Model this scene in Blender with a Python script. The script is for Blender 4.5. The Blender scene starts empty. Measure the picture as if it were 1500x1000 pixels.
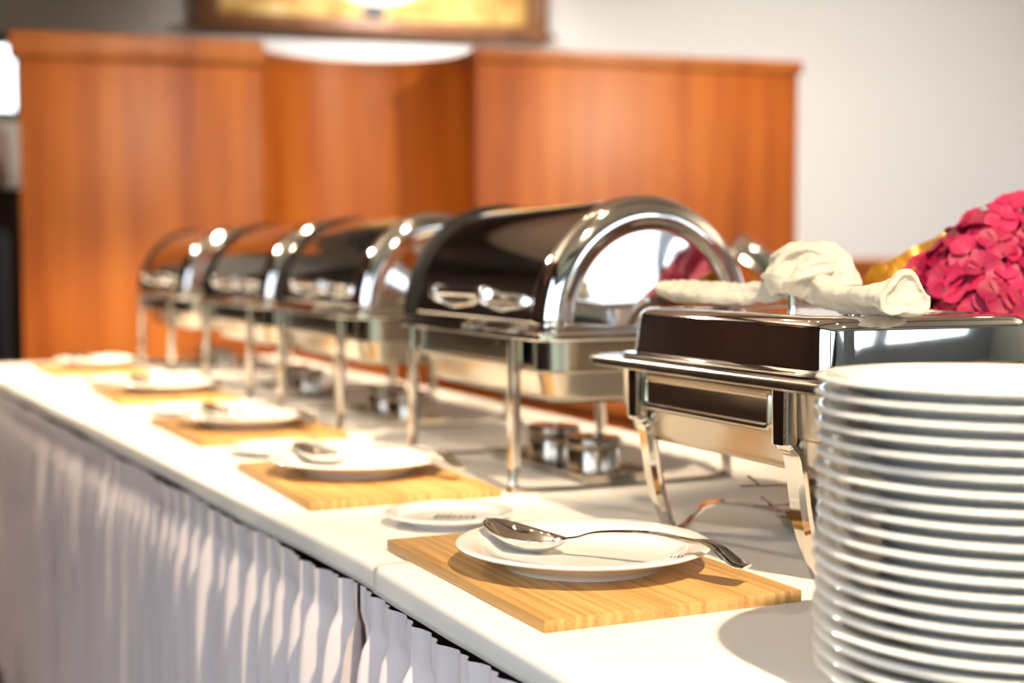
import bpy, bmesh, math, random
from mathutils import Vector, Matrix, noise
PI = math.pi
C = bpy.context.scene.collection
S = bpy.context.scene
T = 0.86            # height of the buffet table top
# ------------------------------------------------------------------ camera
F_PX = 2083.0
pitch = math.atan(120.0 / F_PX)
yaw = math.atan(975.0 * math.cos(pitch) / F_PX)
Fv = Vector((math.sin(yaw) * math.cos(pitch), math.cos(yaw) * math.cos(pitch), -math.sin(pitch)))
Rv = Vector((math.cos(yaw), -math.sin(yaw), 0))
Uv = Rv.cross(Fv)
cam_d = bpy.data.cameras.new('camera')
cam = bpy.data.objects.new('camera', cam_d); C.objects.link(cam)
m3 = Matrix((Rv, Uv, -Fv)).transposed()
cam.matrix_world = Matrix.Translation((0, 0, T + 0.34)) @ m3.to_4x4()
cam_d.sensor_width = 36; cam_d.lens = 50; cam_d.clip_start = 0.05; cam_d.clip_end = 200
cam_d.dof.use_dof = True; cam_d.dof.focus_distance = 1.42; cam_d.dof.aperture_fstop = 2.8
S.camera = cam
# ------------------------------------------------------------------ colour management, sky
S.view_settings.view_transform = 'Standard'
S.view_settings.look = 'None'
S.view_settings.gamma = 1.0
S.view_settings.use_curve_mapping = False
S.view_settings.exposure = 0.1
SKY = 4.6
KEY = 400
w = bpy.data.worlds.new('sky'); S.world = w; w.use_nodes = True
nt = w.node_tree; nt.nodes.clear()
wo = nt.nodes.new('ShaderNodeOutputWorld'); bg = nt.nodes.new('ShaderNodeBackground')
tc = nt.nodes.new('ShaderNodeTexCoord'); sx = nt.nodes.new('ShaderNodeSeparateXYZ')
rp = nt.nodes.new('ShaderNodeValToRGB')
rp.color_ramp.elements[0].position = 0.0; rp.color_ramp.elements[0].color = (0.20, 0.24, 0.18, 1)
rp.color_ramp.elements[1].position = 0.6; rp.color_ramp.elements[1].color = (0.62, 0.78, 1.0, 1)
e = rp.color_ramp.elements.new(0.04); e.color = (0.86, 0.92, 1.0, 1)
nt.links.new(tc.outputs['Generated'], sx.inputs[0]); nt.links.new(sx.outputs['Z'], rp.inputs[0])
nt.links.new(rp.outputs[0], bg.inputs[0]); nt.links.new(bg.outputs[0], wo.inputs[0])
bg.inputs[1].default_value = SKY

# room frame: u to the right along the back wall, v away from the camera
RA = math.radians(8.35)
def room(u, v, z=0.0):
    return Vector((u * math.cos(RA) + v * math.sin(RA), -u * math.sin(RA) + v * math.cos(RA), z))
CEIL = 2.95
V0, V1, U0, U1 = -2.6, 8.0, -1.5, 7.2

def spot_light(name, loc, target, energy, color, size_deg, blend=0.5, radius=0.03):
    d = bpy.data.lights.new(name, 'SPOT'); d.energy = energy; d.color = color
    d.spot_size = math.radians(size_deg); d.spot_blend = blend; d.shadow_soft_size = radius
    o = bpy.data.objects.new(name, d); C.objects.link(o); o.location = loc
    o.rotation_euler = (Vector(target) - Vector(loc)).to_track_quat('-Z', 'Y').to_euler()
    return o
WARM = (1.0, 0.80, 0.55)
WARM2 = (1.0, 0.86, 0.68)
# ceiling spots over the buffet: lamp position and where it points
TABLE_SPOTS = [((0.60, -0.22, CEIL - 0.07), (0.78, 1.40, T)), ((0.86, 1.10, CEIL - 0.07), (0.86, 2.65, T)),
               ((0.86, 2.30, CEIL - 0.07), (0.84, 3.85, T)), ((0.86, 3.45, CEIL - 0.07), (0.82, 4.9, T))]
for i, (a, b) in enumerate(TABLE_SPOTS):
    spot_light('table_spot', a, b, KEY * (1.0 if i == 0 else 0.95), WARM, (60, 44, 44, 44)[i], 0.6, 0.028)
# picture spot, plus added fill spots for the skirt, partitions and back wall
ROOM_FILL_SPOTS = [(-1.15, 4.9, 0.20, 3.0, 0.5, 270), (0.4, 3.0, 0.2, 5.9, 1.3, 230), (2.9, 3.0, 2.4, 5.9, 1.4, 420), (1.7, 6.95, 1.7, 8.0, 2.1, 110),
              (3.2, 5.7, 3.3, 8.0, 1.4, 115), (4.6, 5.7, 4.6, 8.0, 1.4, 90), (6.0, 5.7, 6.0, 8.0, 1.4, 50)]
for (u, v, tu, tv, tz, en) in ROOM_FILL_SPOTS:
    p = room(u, v, CEIL - 0.07); q = room(tu, tv, tz)
    spot_light('room_fill_spot', p, q, en, WARM2 if v < 5 else (1.0, .95, .90), 80 if v < 5 else 125, 0.9, 0.09)
# added out of view to brighten the ceiling: left wall bowl, right floor lamp
FILL_UPLIGHTS = [(-1.30, 3.3, 2.05, 75), (4.7, 1.6, 1.85, 190)]
for (u, v, z, en) in FILL_UPLIGHTS:
    p = room(u, v, z + .03); spot_light('ceiling_fill', p, p + Vector((0, 0, 1)), en, WARM2, 150, 0.8, 0.06)
# ------------------------------------------------------------------ materials
def mat(name, color=(0.8, 0.8, 0.8), rough=0.5, metal=0.0, **kw):
    m = bpy.data.materials.new(name); m.use_nodes = True
    b = m.node_tree.nodes['Principled BSDF']
    b.inputs['Base Color'].default_value = (*color, 1); b.inputs['Roughness'].default_value = rough
    b.inputs['Metallic'].default_value = metal
    for k, v in kw.items(): b.inputs[k.replace('_', ' ')].default_value = v
    return m
def N(m, t, **kw):
    n = m.node_tree.nodes.new(t)
    for k, v in kw.items():
        if hasattr(n, k): setattr(n, k, v)
        else: n.inputs[k].default_value = v
    return n
def L(m, a, b): m.node_tree.links.new(a, b)
def P(m): return m.node_tree.nodes['Principled BSDF']
def bump(m, src, strength, dist):
    b = N(m, 'ShaderNodeBump'); b.inputs['Strength'].default_value = strength; b.inputs['Distance'].default_value = dist
    L(m, src, b.inputs['Height']); L(m, b.outputs[0], P(m).inputs['Normal'])
def ramp(m, src, stops):
    r = N(m, 'ShaderNodeValToRGB'); el = r.color_ramp.elements
    el[0].position, el[0].color = stops[0][0], (*stops[0][1], 1)
    el[1].position, el[1].color = stops[-1][0], (*stops[-1][1], 1)
    for p, c in stops[1:-1]:
        x = el.new(p); x.color = (*c, 1)
    L(m, src, r.inputs[0]); return r.outputs[0]
def obj_noise(m, scale, nscale=1.0, detail=4, coord='Object'):
    t = N(m, 'ShaderNodeTexCoord'); mp = N(m, 'ShaderNodeMapping'); mp.inputs['Scale'].default_value = scale
    n = N(m, 'ShaderNodeTexNoise'); n.inputs['Scale'].default_value = nscale; n.inputs['Detail'].default_value = detail
    L(m, t.outputs[coord], mp.inputs[0]); L(m, mp.outputs[0], n.inputs['Vector'])
    return n.outputs['Fac']

def steel(name, color, rough, scratches=0.015, sc=(1, 1, 1)):
    m = mat(name, color, rough, 1.0)
    n = obj_noise(m, sc, 60, 5)
    mr = N(m, 'ShaderNodeMapRange'); mr.inputs['To Min'].default_value = rough * 0.7; mr.inputs['To Max'].default_value = rough * 1.5
    L(m, n, mr.inputs['Value']); L(m, mr.outputs[0], P(m).inputs['Roughness'])
    n2 = obj_noise(m, sc, 7, 2)
    bump(m, n2, scratches, 0.002)
    return m
M_chrome = steel('polished_steel', (0.88, 0.87, 0.85), 0.06)
M_lid = steel('polished_lid_steel', (0.86, 0.85, 0.84), 0.045, 0.01)
M_satin = steel('satin_steel', (0.52, 0.47, 0.40), 0.20, 0.05, (1, .15, 1))
M_spoon = steel('spoon_steel', (0.86, 0.84, 0.80), 0.10)
M_black = mat('black_arch', (0.006, 0.0055, 0.005), 0.6, Specular_IOR_Level=0.12)
M_leg = steel('leg_steel', (0.60, 0.57, 0.53), 0.08)
M_darkmetal = steel('dark_steel', (0.30, 0.27, 0.23), 0.22)
M_china = mat('white_china', (0.86, 0.85, 0.82), 0.12, 0, Coat_Weight=0.4, Coat_Roughness=0.04)
M_print = mat('grey_print', (0.03, 0.027, 0.024), 0.5)

def bamboo():
    m = mat('bamboo', rough=0.42)
    t = N(m, 'ShaderNodeTexCoord'); s = N(m, 'ShaderNodeSeparateXYZ'); L(m, t.outputs['Object'], s.inputs[0])
    mu = N(m, 'ShaderNodeMath', operation='MULTIPLY'); mu.inputs[1].default_value = 165; L(m, s.outputs[0], mu.inputs[0])
    fl = N(m, 'ShaderNodeMath', operation='FLOOR'); L(m, mu.outputs[0], fl.inputs[0])
    wn = N(m, 'ShaderNodeTexWhiteNoise', noise_dimensions='1D'); L(m, fl.outputs[0], wn.inputs['W'])
    n = obj_noise(m, (260, 5, 260), 1, 4)
    n3 = obj_noise(m, (30, 3, 30), 1, 3)
    a = N(m, 'ShaderNodeMath', operation='MULTIPLY'); a.inputs[1].default_value = 0.26; L(m, wn.outputs['Value'], a.inputs[0])
    b = N(m, 'ShaderNodeMath', operation='MULTIPLY'); b.inputs[1].default_value = 0.55; L(m, n, b.inputs[0])
    c = N(m, 'ShaderNodeMath', operation='ADD'); L(m, a.outputs[0], c.inputs[0]); L(m, b.outputs[0], c.inputs[1])
    d = N(m, 'ShaderNodeMath', operation='MULTIPLY'); d.inputs[1].default_value = 0.35; L(m, n3, d.inputs[0])
    e2 = N(m, 'ShaderNodeMath', operation='ADD'); L(m, c.outputs[0], e2.inputs[0]); L(m, d.outputs[0], e2.inputs[1])
    o = ramp(m, e2.outputs[0], [(0.30, (0.27, 0.135, 0.035)), (0.48, (0.48, 0.265, 0.08)), (0.70, (0.62, 0.375, 0.135))])
    L(m, o, P(m).inputs['Base Color']); bump(m, n, 0.08, 0.001)
    return m
M_bamboo = bamboo()
def veneer(name, dark, mid, light, rough=0.42):
    m = mat(name, rough=rough, Specular_IOR_Level=0.35)
    n = obj_noise(m, (9, 9, 0.7), 1.0, 6); n2 = obj_noise(m, (1.6, 1.6, 0.8), 1.0, 3)
    a = N(m, 'ShaderNodeMath', operation='ADD'); L(m, n, a.inputs[0]); L(m, n2, a.inputs[1])
    h = N(m, 'ShaderNodeMath', operation='MULTIPLY'); h.inputs[1].default_value = 0.5; L(m, a.outputs[0], h.inputs[0])
    o = ramp(m, h.outputs[0], [(0.36, dark), (0.5, mid), (0.66, light)])
    L(m, o, P(m).inputs['Base Color']); return m
M_cherry = veneer('cherry_veneer', (0.32, 0.070, 0.009), (0.48, 0.125, 0.016), (0.62, 0.19, 0.026))
M_cherry_cap = veneer('cherry_edge', (0.32, 0.085, 0.014), (0.46, 0.14, 0.026), (0.55, 0.19, 0.04))
M_darkwood = veneer('dark_wood', (0.018, 0.007, 0.004), (0.032, 0.012, 0.006), (0.05, 0.018, 0.008), 0.5)
M_frame = veneer('picture_frame_wood', (0.16, 0.06, 0.022), (0.22, 0.09, 0.035), (0.28, 0.12, 0.05), 0.4)
M_tablewood = veneer('table_wood', (0.05, 0.022, 0.012), (0.08, 0.035, 0.018), (0.10, 0.05, 0.025), 0.5)

def cloth(name, color, wv=900):
    m = mat(name, color, 0.85, 0, Sheen_Weight=0.15)
    t = N(m, 'ShaderNodeTexCoord')
    wx = N(m, 'ShaderNodeTexWave', bands_direction='X'); wx.inputs['Scale'].default_value = wv / 6.28
    wy = N(m, 'ShaderNodeTexWave', bands_direction='Y'); wy.inputs['Scale'].default_value = wv / 6.28
    L(m, t.outputs['Object'], wx.inputs[0]); L(m, t.outputs['Object'], wy.inputs[0])
    a = N(m, 'ShaderNodeMath', operation='ADD'); L(m, wx.outputs['Fac'], a.inputs[0]); L(m, wy.outputs['Fac'], a.inputs[1])
    bump(m, a.outputs[0], 0.12, 0.0005); return m
M_cloth = cloth('white_tablecloth', (0.82, 0.78, 0.72))
M_skirt = cloth('skirt_fabric', (0.80, 0.72, 0.72))
M_napkin = cloth('cream_napkin', (0.58, 0.53, 0.44))
def wallmat(name, c):
    m = mat(name, c, 0.8); n = obj_noise(m, (1, 1, 1), 90, 3); bump(m, n, 0.1, 0.002); return m
M_wall = wallmat('painted_wall', (0.78, 0.77, 0.75))
M_ceil = wallmat('white_ceiling', (0.90, 0.81, 0.70))
def floormat():
    m = mat('dark_parquet', rough=0.35)
    t = N(m, 'ShaderNodeTexCoord'); br = N(m, 'ShaderNodeTexBrick'); br.inputs['Scale'].default_value = 3
    br.inputs['Color1'].default_value = (0.06, 0.025, 0.012, 1); br.inputs['Color2'].default_value = (0.09, 0.04, 0.018, 1)
    br.inputs['Mortar'].default_value = (0.02, 0.01, 0.005, 1); br.inputs['Mortar Size'].default_value = 0.008
    L(m, t.outputs['Object'], br.inputs[0]); L(m, br.outputs[0], P(m).inputs['Base Color']); return m
M_floor = floormat()
M_petal = None
# ------------------------------------------------------------------ mesh helpers
class MB:
    def __init__(s): s.v = []; s.f = []
    def add(s, vs, fs):
        o = len(s.v); s.v += [Vector(p) for p in vs]; s.f += [tuple(i + o for i in f) for f in fs]; return s
    def grid(s, rows, closed=False, flip=False):
        n = len(rows[0]); vs = [p for r in rows for p in r]; fs = []
        for i in range(len(rows) - 1):
            for j in range(n if closed else n - 1):
                k = (j + 1) % n
                q = (i * n + j, i * n + k, (i + 1) * n + k, (i + 1) * n + j)
                fs.append(q[::-1] if flip else q)
        return s.add(vs, fs)
    def cap(s, ring, flip=False):
        q = tuple(range(len(ring))); return s.add(ring, [q[::-1] if flip else q])
    def box(s, lo, hi):
        x0, y0, z0 = lo; x1, y1, z1 = hi
        return s.add([(x0, y0, z0), (x1, y0, z0), (x1, y1, z0), (x0, y1, z0), (x0, y0, z1), (x1, y0, z1), (x1, y1, z1), (x0, y1, z1)],
                     [(0, 3, 2, 1), (4, 5, 6, 7), (0, 1, 5, 4), (1, 2, 6, 5), (2, 3, 7, 6), (3, 0, 4, 7)])
    def rbox(s, lo, hi, r=0.002, seg=2):
        b = bmesh.new(); bmesh.ops.create_cube(b, size=1)
        for v in b.verts:
            for k in range(3): v.co[k] = lo[k] if v.co[k] < 0 else hi[k]
        bmesh.ops.bevel(b, geom=list(b.edges), offset=r, segments=seg, affect='EDGES', profile=0.5)
        b.verts.index_update(); s.add([v.co.copy() for v in b.verts], [[v.index for v in f.verts] for f in b.faces]); b.free(); return s
    def lathe(s, prof, c=(0, 0, 0), n=48, cap0=False, cap1=False):
        rows = []
        for r, z in prof:
            rows.append([Vector((c[0] + r * math.cos(2 * PI * k / n), c[1] + r * math.sin(2 * PI * k / n), c[2] + z)) for k in range(n)])
        s.grid(rows, True)
        if cap0: s.cap(rows[0], True)
        if cap1: s.cap(rows[-1])
        return s
    def loft(s, loops, cap0=False, cap1=False):
        s.grid(loops, True)
        if cap0: s.cap(loops[0], True)
        if cap1: s.cap(loops[-1])
        return s
    def sweep(s, path, section, up=Vector((0, 0, 1)), caps=True, scales=None):
        """section: list of (a, b): a sideways, b along up; path of points"""
        pts = [Vector(p) for p in path]; rows = []
        for i, p in enumerate(pts):
            t = (pts[min(i + 1, len(pts) - 1)] - pts[max(i - 1, 0)]).normalized()
            sd = t.cross(up)
            if sd.length < 1e-4: sd = t.cross(Vector((1, 0, 0)))
            sd.normalize(); u = sd.cross(t).normalized()
            k = scales[i] if scales else 1.0
            ka, kb = (k if isinstance(k, tuple) else (k, k))
            rows.append([p + sd * a * ka + u * b * kb for a, b in section])
        s.grid(rows, True)
        if caps: s.cap(rows[0], True); s.cap(rows[-1])
        return s
    def tube(s, path, r, n=10, **k): return s.sweep(path, circ(r, n), **k)
    def xf(s, m):
        s.v = [m @ p for p in s.v]; return s
    def build(s, name, m, parent=None, smooth=35, loc=None):
        me = bpy.data.meshes.new(name); me.from_pydata([tuple(p) for p in s.v], [], s.f)
        b = bmesh.new(); b.from_mesh(me); bmesh.ops.remove_doubles(b, verts=b.verts, dist=1e-6)
        bmesh.ops.recalc_face_normals(b, faces=b.faces); b.to_mesh(me); b.free()
        for p in me.polygons: p.use_smooth = True
        me.set_sharp_from_angle(angle=math.radians(smooth))
        me.materials.append(m)
        o = bpy.data.objects.new(name, me); C.objects.link(o)
        if parent: o.parent = parent
        if loc is not None: o.location = loc
        return o
def circ(r, n=10, rb=None):
    rb = rb or r
    return [(r * math.cos(2 * PI * k / n), rb * math.sin(2 * PI * k / n)) for k in range(n)]
def flat(wd, th, r=None):
    r = r or min(wd, th) * 0.3; a, b = wd / 2, th / 2
    return [(a - r, -b), (a, -b + r), (a, b - r), (a - r, b), (-a + r, b), (-a, b - r), (-a, -b + r), (-a + r, -b)]
def rrect(hx, hy, r, z, n=6, cx=0, cy=0):
    out = []
    for (sx_, sy_, a0) in ((1, 1, 0), (-1, 1, PI / 2), (-1, -1, PI), (1, -1, 3 * PI / 2)):
        for k in range(n + 1):
            a = a0 + (PI / 2) * k / n
            out.append(Vector((cx + sx_ * (hx - r) + r * math.cos(a), cy + sy_ * (hy - r) + r * math.sin(a), z)))
    return out
def bez(pts, n=8):
    """Catmull-Rom through pts"""
    P_ = [Vector(p) for p in pts]; P_ = [P_[0] * 2 - P_[1]] + P_ + [P_[-1] * 2 - P_[-2]]; out = []
    for i in range(1, len(P_) - 2):
        for k in range(n):
            t = k / n; a, b, c, d = P_[i - 1], P_[i], P_[i + 1], P_[i + 2]
            out.append(0.5 * ((2 * b) + (c - a) * t + (2 * a - 5 * b + 4 * c - d) * t * t + (3 * b - a - 3 * c + d) * t ** 3))
    out.append(P_[-2]); return out
def lerp_list(vals, n):
    out = []
    for i in range(len(vals) - 1):
        for k in range(n):
            t = k / n; out.append(vals[i] * (1 - t) + vals[i + 1] * t)
    out.append(vals[-1]); return out
def thing(name, label, cat, loc=(0, 0, 0), rz=0, group=None):
    o = bpy.data.objects.new(name, None); C.objects.link(o); o.empty_display_size = 0.05
    o.location = loc; o.rotation_euler = (0, 0, rz); o['label'] = label; o['category'] = cat
    if group: o['group'] = group
    return o
def tag(o, label, cat, group=None):
    o['label'] = label; o['category'] = cat
    if group: o['group'] = group
    return o
def struct(o): o['kind'] = 'structure'; return o
def dup(root, loc, rz, label, group=None):
    def cp(o, par):
        c = o.copy(); C.objects.link(c)
        if par: c.parent = par
        for ch in list(o.children): cp(ch, c)
        return c
    r = cp(root, None); r.location = loc; r.rotation_euler = (0, 0, rz); r['label'] = label
    if group: r['group'] = group
    return r
def rbx(u0, u1, v0, v1, z0, z1):     # box in the room frame
    b = MB().box((u0, v0, z0), (u1, v1, z1)); return b.xf(Matrix.Rotation(-RA, 4, 'Z'))
# ------------------------------------------------------------------ room shell
struct(rbx(U0 - .3, U1 + .3, V0 - .3, V1 + .3, -0.1, 0).build('floor', M_floor))
struct(rbx(U0 - .3, U1 + .3, V0 - .3, V1 + .3, CEIL, CEIL + 0.1).build('ceiling', M_ceil))
def wall_with_holes(name, axis, at, th, a0, a1, holes, m):
    """axis 'v': wall at v=at running along u; holes = (a_lo, a_hi, z_lo, z_hi), sorted"""
    b = MB()
    def seg(p, q, z0, z1):
        if q - p < 1e-4 or z1 - z0 < 1e-4: return
        if axis == 'v': b.box((p, min(at, at + th), z0), (q, max(at, at + th), z1))
        else: b.box((min(at, at + th), p, z0), (max(at, at + th), q, z1))
    cur = a0
    for (p, q, z0, z1) in holes:
        seg(cur, p, 0, CEIL); seg(p, q, 0, z0); seg(p, q, z1, CEIL); cur = q
    seg(cur, a1, 0, CEIL)
    b.xf(Matrix.Rotation(-RA, 4, 'Z'))
    return struct(b.build(name, m))
BACKWIN = (-0.75, -0.28, 1.93, 2.40)
wall_with_holes('wall_back', 'v', V1, .2, U0 - .2, U1 + .2, [BACKWIN], M_wall)
FW = [(-1.35, 0.1, .25, 2.6), (2.2, 4.4, 0.95, 2.5), (4.5, 6.6, 0.95, 2.5)]
M_slatewall = wallmat('slate_blue_wall', (0.42, 0.50, 0.60))
wall_with_holes('wall_front', 'v', V0, -.2, U0 - .2, U1 + .2, FW, M_slatewall)
LW = [(-2.4, -1.0, .25, 2.6), (-.9, .8, .25, 2.6)]
wall_with_holes('wall_left', 'u', U0, -.2, V0, V1, LW, M_darkwood)
RW = [(5.0, 7.0, 0.6, 2.6)]
wall_with_holes('wall_right', 'u', U1, .2, V0, V1, RW, M_wall)
M_winframe = mat('white_window_paint', (0.75, 0.74, 0.72), 0.4)
M_winframe_dark = mat('dark_window_paint', (0.06, 0.05, 0.045), 0.4)
M_glass = bpy.data.materials.new('window_glass'); M_glass.use_nodes = True
_t = M_glass.node_tree; _t.nodes.clear()
_o = _t.nodes.new('ShaderNodeOutputMaterial'); _m = _t.nodes.new('ShaderNodeMixShader'); _a = _t.nodes.new('ShaderNodeBsdfTransparent'); _g = _t.nodes.new('ShaderNodeBsdfGlossy')
_g.inputs['Roughness'].default_value = 0.0; _m.inputs[0].default_value = 0.06
_t.links.new(_a.outputs[0], _m.inputs[1]); _t.links.new(_g.outputs[0], _m.inputs[2]); _t.links.new(_m.outputs[0], _o.inputs[0])
wi = 0
def window(axis, at, a0, a1, z0, z1, m, mull=2, th=.2):
    global wi; wi += 1
    root = bpy.data.objects.new('window_%d' % wi, None); C.objects.link(root); struct(root)
    def bx_(p, q, lo, hi, d0, d1):
        b = MB()
        if axis == 'v': b.box((p, d0, lo), (q, d1, hi))
        else: b.box((d0, p, lo), (d1, q, hi))
        return b.xf(Matrix.Rotation(-RA, 4, 'Z'))
    d0, d1 = at + th * .35, at + th * .65
    if d0 > d1: d0, d1 = d1, d0
    f = 0.06
    for (p, q, lo, hi) in ((a0, a1, z0, z0 + f), (a0, a1, z1 - f, z1), (a0, a0 + f, z0 + f, z1 - f), (a1 - f, a1, z0 + f, z1 - f)):
        bx_(p, q, lo, hi, d0, d1).build('window_frame', m, root)
    wdt = (a1 - a0) / mull
    for k in range(1, mull): bx_(a0 + wdt * k - .03, a0 + wdt * k + .03, z0 + f, z1 - f, d0, d1).build('mullion', m, root)
    for k in range(mull):
        bx_(a0 + wdt * k + .03, a0 + wdt * (k + 1) - .03, z0 + f, z1 - f, (d0 + d1) / 2 - .002, (d0 + d1) / 2 + .002).build('pane', M_glass, root)
    # portal in the opening so daylight is sampled through it
    ld = bpy.data.lights.new('window_portal', 'AREA'); ld.shape = 'RECTANGLE'; ld.cycles.is_portal = True
    ld.size = a1 - a0; ld.size_y = z1 - z0
    lo_ = bpy.data.objects.new('window_portal', ld); C.objects.link(lo_)
    s_ = 1 if th > 0 else -1
    if axis == 'v': p = room((a0 + a1) / 2, at + th * 1.05, (z0 + z1) / 2); d = room(0, -s_)
    else: p = room(at + th * 1.05, (a0 + a1) / 2, (z0 + z1) / 2); d = room(-s_, 0)
    lo_.location = p; lo_.rotation_euler = d.to_track_quat('-Z', 'Y').to_euler()
for q in FW: window('v', V0, *q, M_winframe, 1, -.2)
for q in LW: window('u', U0, *q, M_winframe, 1, -.2)
for q in RW: window('u', U1, *q, M_winframe, 2, .2)
window('v', V1, *BACKWIN, M_winframe_dark, 2, .2)
# ceiling beams (seen reflected in the chafer lids)
for k, vv in enumerate((-1.2, 1.4, 4.0)):
    struct(rbx(U0, U1, vv - .09, vv + .09, CEIL - .14, CEIL + .01).build('trim_%d' % (k + 1), M_darkwood))
struct(rbx(U0, 2.4, 6.15, 6.75, 2.54, CEIL + .01).build('trim_4', M_darkwood))  # dark soffit added above the view to darken what the lids reflect
for nm, bb in (('baseboard_back', (U0, U1, V1 - .02, V1, 0, .1)), ('baseboard_right', (U1 - .02, U1, V0, V1 - .02, 0, .1))):
    struct(rbx(*bb).build(nm, M_cherry))
# lamps in the ceiling: fittings of the table spots and the added fill spots
M_lampglow = mat('lamp_glow', (1, 1, 1), 0.5); P(M_lampglow).inputs['Emission Color'].default_value = (1.0, 0.82, 0.55, 1); P(M_lampglow).inputs['Emission Strength'].default_value = 40
def ceiling_lamp(p, label):
    t = thing('ceiling_spotlight', label, 'spotlight', (p[0], p[1], CEIL), 0, 'recessed ceiling spotlights')
    MB().lathe([(.055, -.001), (.06, -.012), (.045, -.014), (.042, -.006), (.042, -.001)], n=32).build('trim_ring', M_chrome, t)
    MB().lathe([(.001, -.004), (.042, -.004)], n=24, cap0=True).build('lamp_disc', M_lampglow, t)
for (a, b), k in zip(TABLE_SPOTS, ('above the plate stack', 'above the nearest roll-top chafing dish', 'above the middle roll-top dishes', 'above the far end of the buffet')):
    ceiling_lamp(a, 'recessed ceiling spotlight ' + k)
for r_, k in zip(ROOM_FILL_SPOTS, ('added in the left wall corner as warm fill on the skirt', 'added to brighten the left wooden partition', 'added to brighten the right wooden partition', 'beside the framed picture', 'added to brighten the wall just right of the partitions', 'added to brighten the middle of the right wall part', 'added to brighten the far right of the back wall')):
    ceiling_lamp(room(r_[0], r_[1]), 'recessed ceiling spotlight ' + k)
def uplighter(u, v, z, floor):
    p = room(u, v, 0)
    t = thing('floor_fill_lamp' if floor else 'wall_fill_lamp', 'tall steel floor lamp added right of the buffet to brighten the ceiling' if floor else 'steel bowl lamp added on the left wall to brighten the ceiling', 'lamp', (p.x, p.y, 0 if floor else z))
    zz = z if floor else 0
    MB().lathe([(.012, zz - .10), (.05, zz - .085), (.11, zz - .03), (.15, zz + .02), (.146, zz + .02), (.105, zz - .025), (.045, zz - .07), (.001, zz - .075)], n=32).build('bowl', M_satin, t)
    if floor: MB().lathe([(.001, 0), (.14, 0), (.14, .015), (.02, .03), (.013, .04), (.013, zz - .09), (.001, zz - .085)], n=28).build('stand', M_satin, t)
    else: MB().rbox((-.20, -.02, -.09), (.0, .02, -.06), .004).build('bracket', M_satin, t)
for i, (u, v, z, en) in enumerate(FILL_UPLIGHTS): uplighter(u, v, z, i == 1)
# ------------------------------------------------------------------ wooden partitions
def RX(b): return b.xf(Matrix.Rotation(-RA, 4, 'Z'))
PT = T + 1.226
t = thing('booth_partition', 'leftmost tall flat cherry wood booth partition with a thick top edge', 'partition', room(0.22, 5.95))
def part_room(b, name, m, root):
    RX(b); o = b.build(name, m, root); o.matrix_parent_inverse = Matrix.Translation(-root.location); return o
part_room(MB().rbox((-.235, 5.90, 0), (.70, 5.96, PT - .10), .003), 'panel', M_cherry, t)
part_room(MB().rbox((-.27, 5.87, PT - .10), (.71, 5.99, PT), .008), 'top_rail', M_cherry_cap, t)
t = thing('booth_partition', 'wide flat cherry wood booth partition on the right, behind the nearest roll-top chafer', 'partition', room(2.33, 5.87))
part_room(MB().rbox((1.585, 5.81, 0), (3.085, 5.89, PT - .055), .003), 'panel', M_cherry, t)
part_room(MB().rbox((1.575, 5.79, PT - .055), (3.10, 5.91, PT), .006), 'top_rail', M_cherry_cap, t)
t = thing('booth_partition', 'concave curved cherry wood partition between the two flat ones', 'partition', room(1.14, 6.2))
cx_, rr = 1.14, 0.52
def arcpts(r, n=28, k=.93): return [(cx_ - r * math.cos(PI * i / n), 5.93 + r * k * math.sin(PI * i / n)) for i in range(n + 1)]
def arcwall(r0, r1, z0, z1):
    a, b = arcpts(r0), arcpts(r1)
    ring = a + b[::-1]
    m = MB(); lo = [Vector((p[0], p[1], z0)) for p in ring]; hi = [Vector((p[0], p[1], z1)) for p in ring]
    m.grid([lo, hi], True)
    n = len(a)
    for zz in (lo, hi):
        m.grid([zz[:n], zz[n:][::-1]])
    return m
part_room(arcwall(.46, .50, 0, PT - .04), 'panel', M_cherry, t)
part_room(arcwall(.445, .515, PT - .04, PT), 'top_rail', M_cherry_cap, t)
# low wooden ledge continuing to the right of the partitions
t = thing('low_partition', 'low cherry wood ledge running right from the wide flat partition', 'partition', room(5.1, 6.6))
part_room(MB().rbox((3.12, 6.55, 0), (7.1, 6.65, T + .305), .003), 'panel', M_cherry, t)
part_room(MB().rbox((3.11, 6.50, T + .305), (7.1, 6.70, T + .345), .006), 'top_rail', M_cherry_cap, t)
# picture on the back wall
def canvas_mat():
    m = mat('ochre_canvas', rough=0.7)
    n = obj_noise(m, (5, 5, 5), 1.2, 6)
    o = ramp(m, n, [(0.35, (0.50, 0.27, 0.06)), (0.5, (0.68, 0.44, 0.13)), (0.68, (0.85, 0.66, 0.30))])
    L(m, o, P(m).inputs['Base Color']); return m
t = thing('framed_picture', 'large ochre picture in a brown wooden frame above the partitions', 'picture', room(1.55, V1 - .03, T + 1.6))
zb = T + 1.585
M_canvas = canvas_mat(); M_discp = mat('pale_paint', (0.9, 0.86, 0.72), .6); M_blob = mat('black_paint', (0.01, 0.01, 0.008), .5)
part_room(MB().rbox((.60, V1 - .07, zb), (2.60, V1 - .005, zb + .10), .012), 'frame_rail', M_frame, t)
part_room(MB().rbox((.56, V1 - .10, zb + .02), (2.64, V1 - .07, zb + .055), .008), 'frame_ledge', M_frame, t)
part_room(MB().rbox((.60, V1 - .07, zb + 1.0), (2.60, V1 - .005, zb + 1.1), .012), 'frame_rail', M_frame, t)
part_room(MB().rbox((.60, V1 - .068, zb + .10), (.72, V1 - .005, zb + 1.0), .008), 'frame_stile', M_frame, t)
part_room(MB().rbox((2.48, V1 - .068, zb + .10), (2.60, V1 - .005, zb + 1.0), .008), 'frame_stile', M_frame, t)
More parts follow.
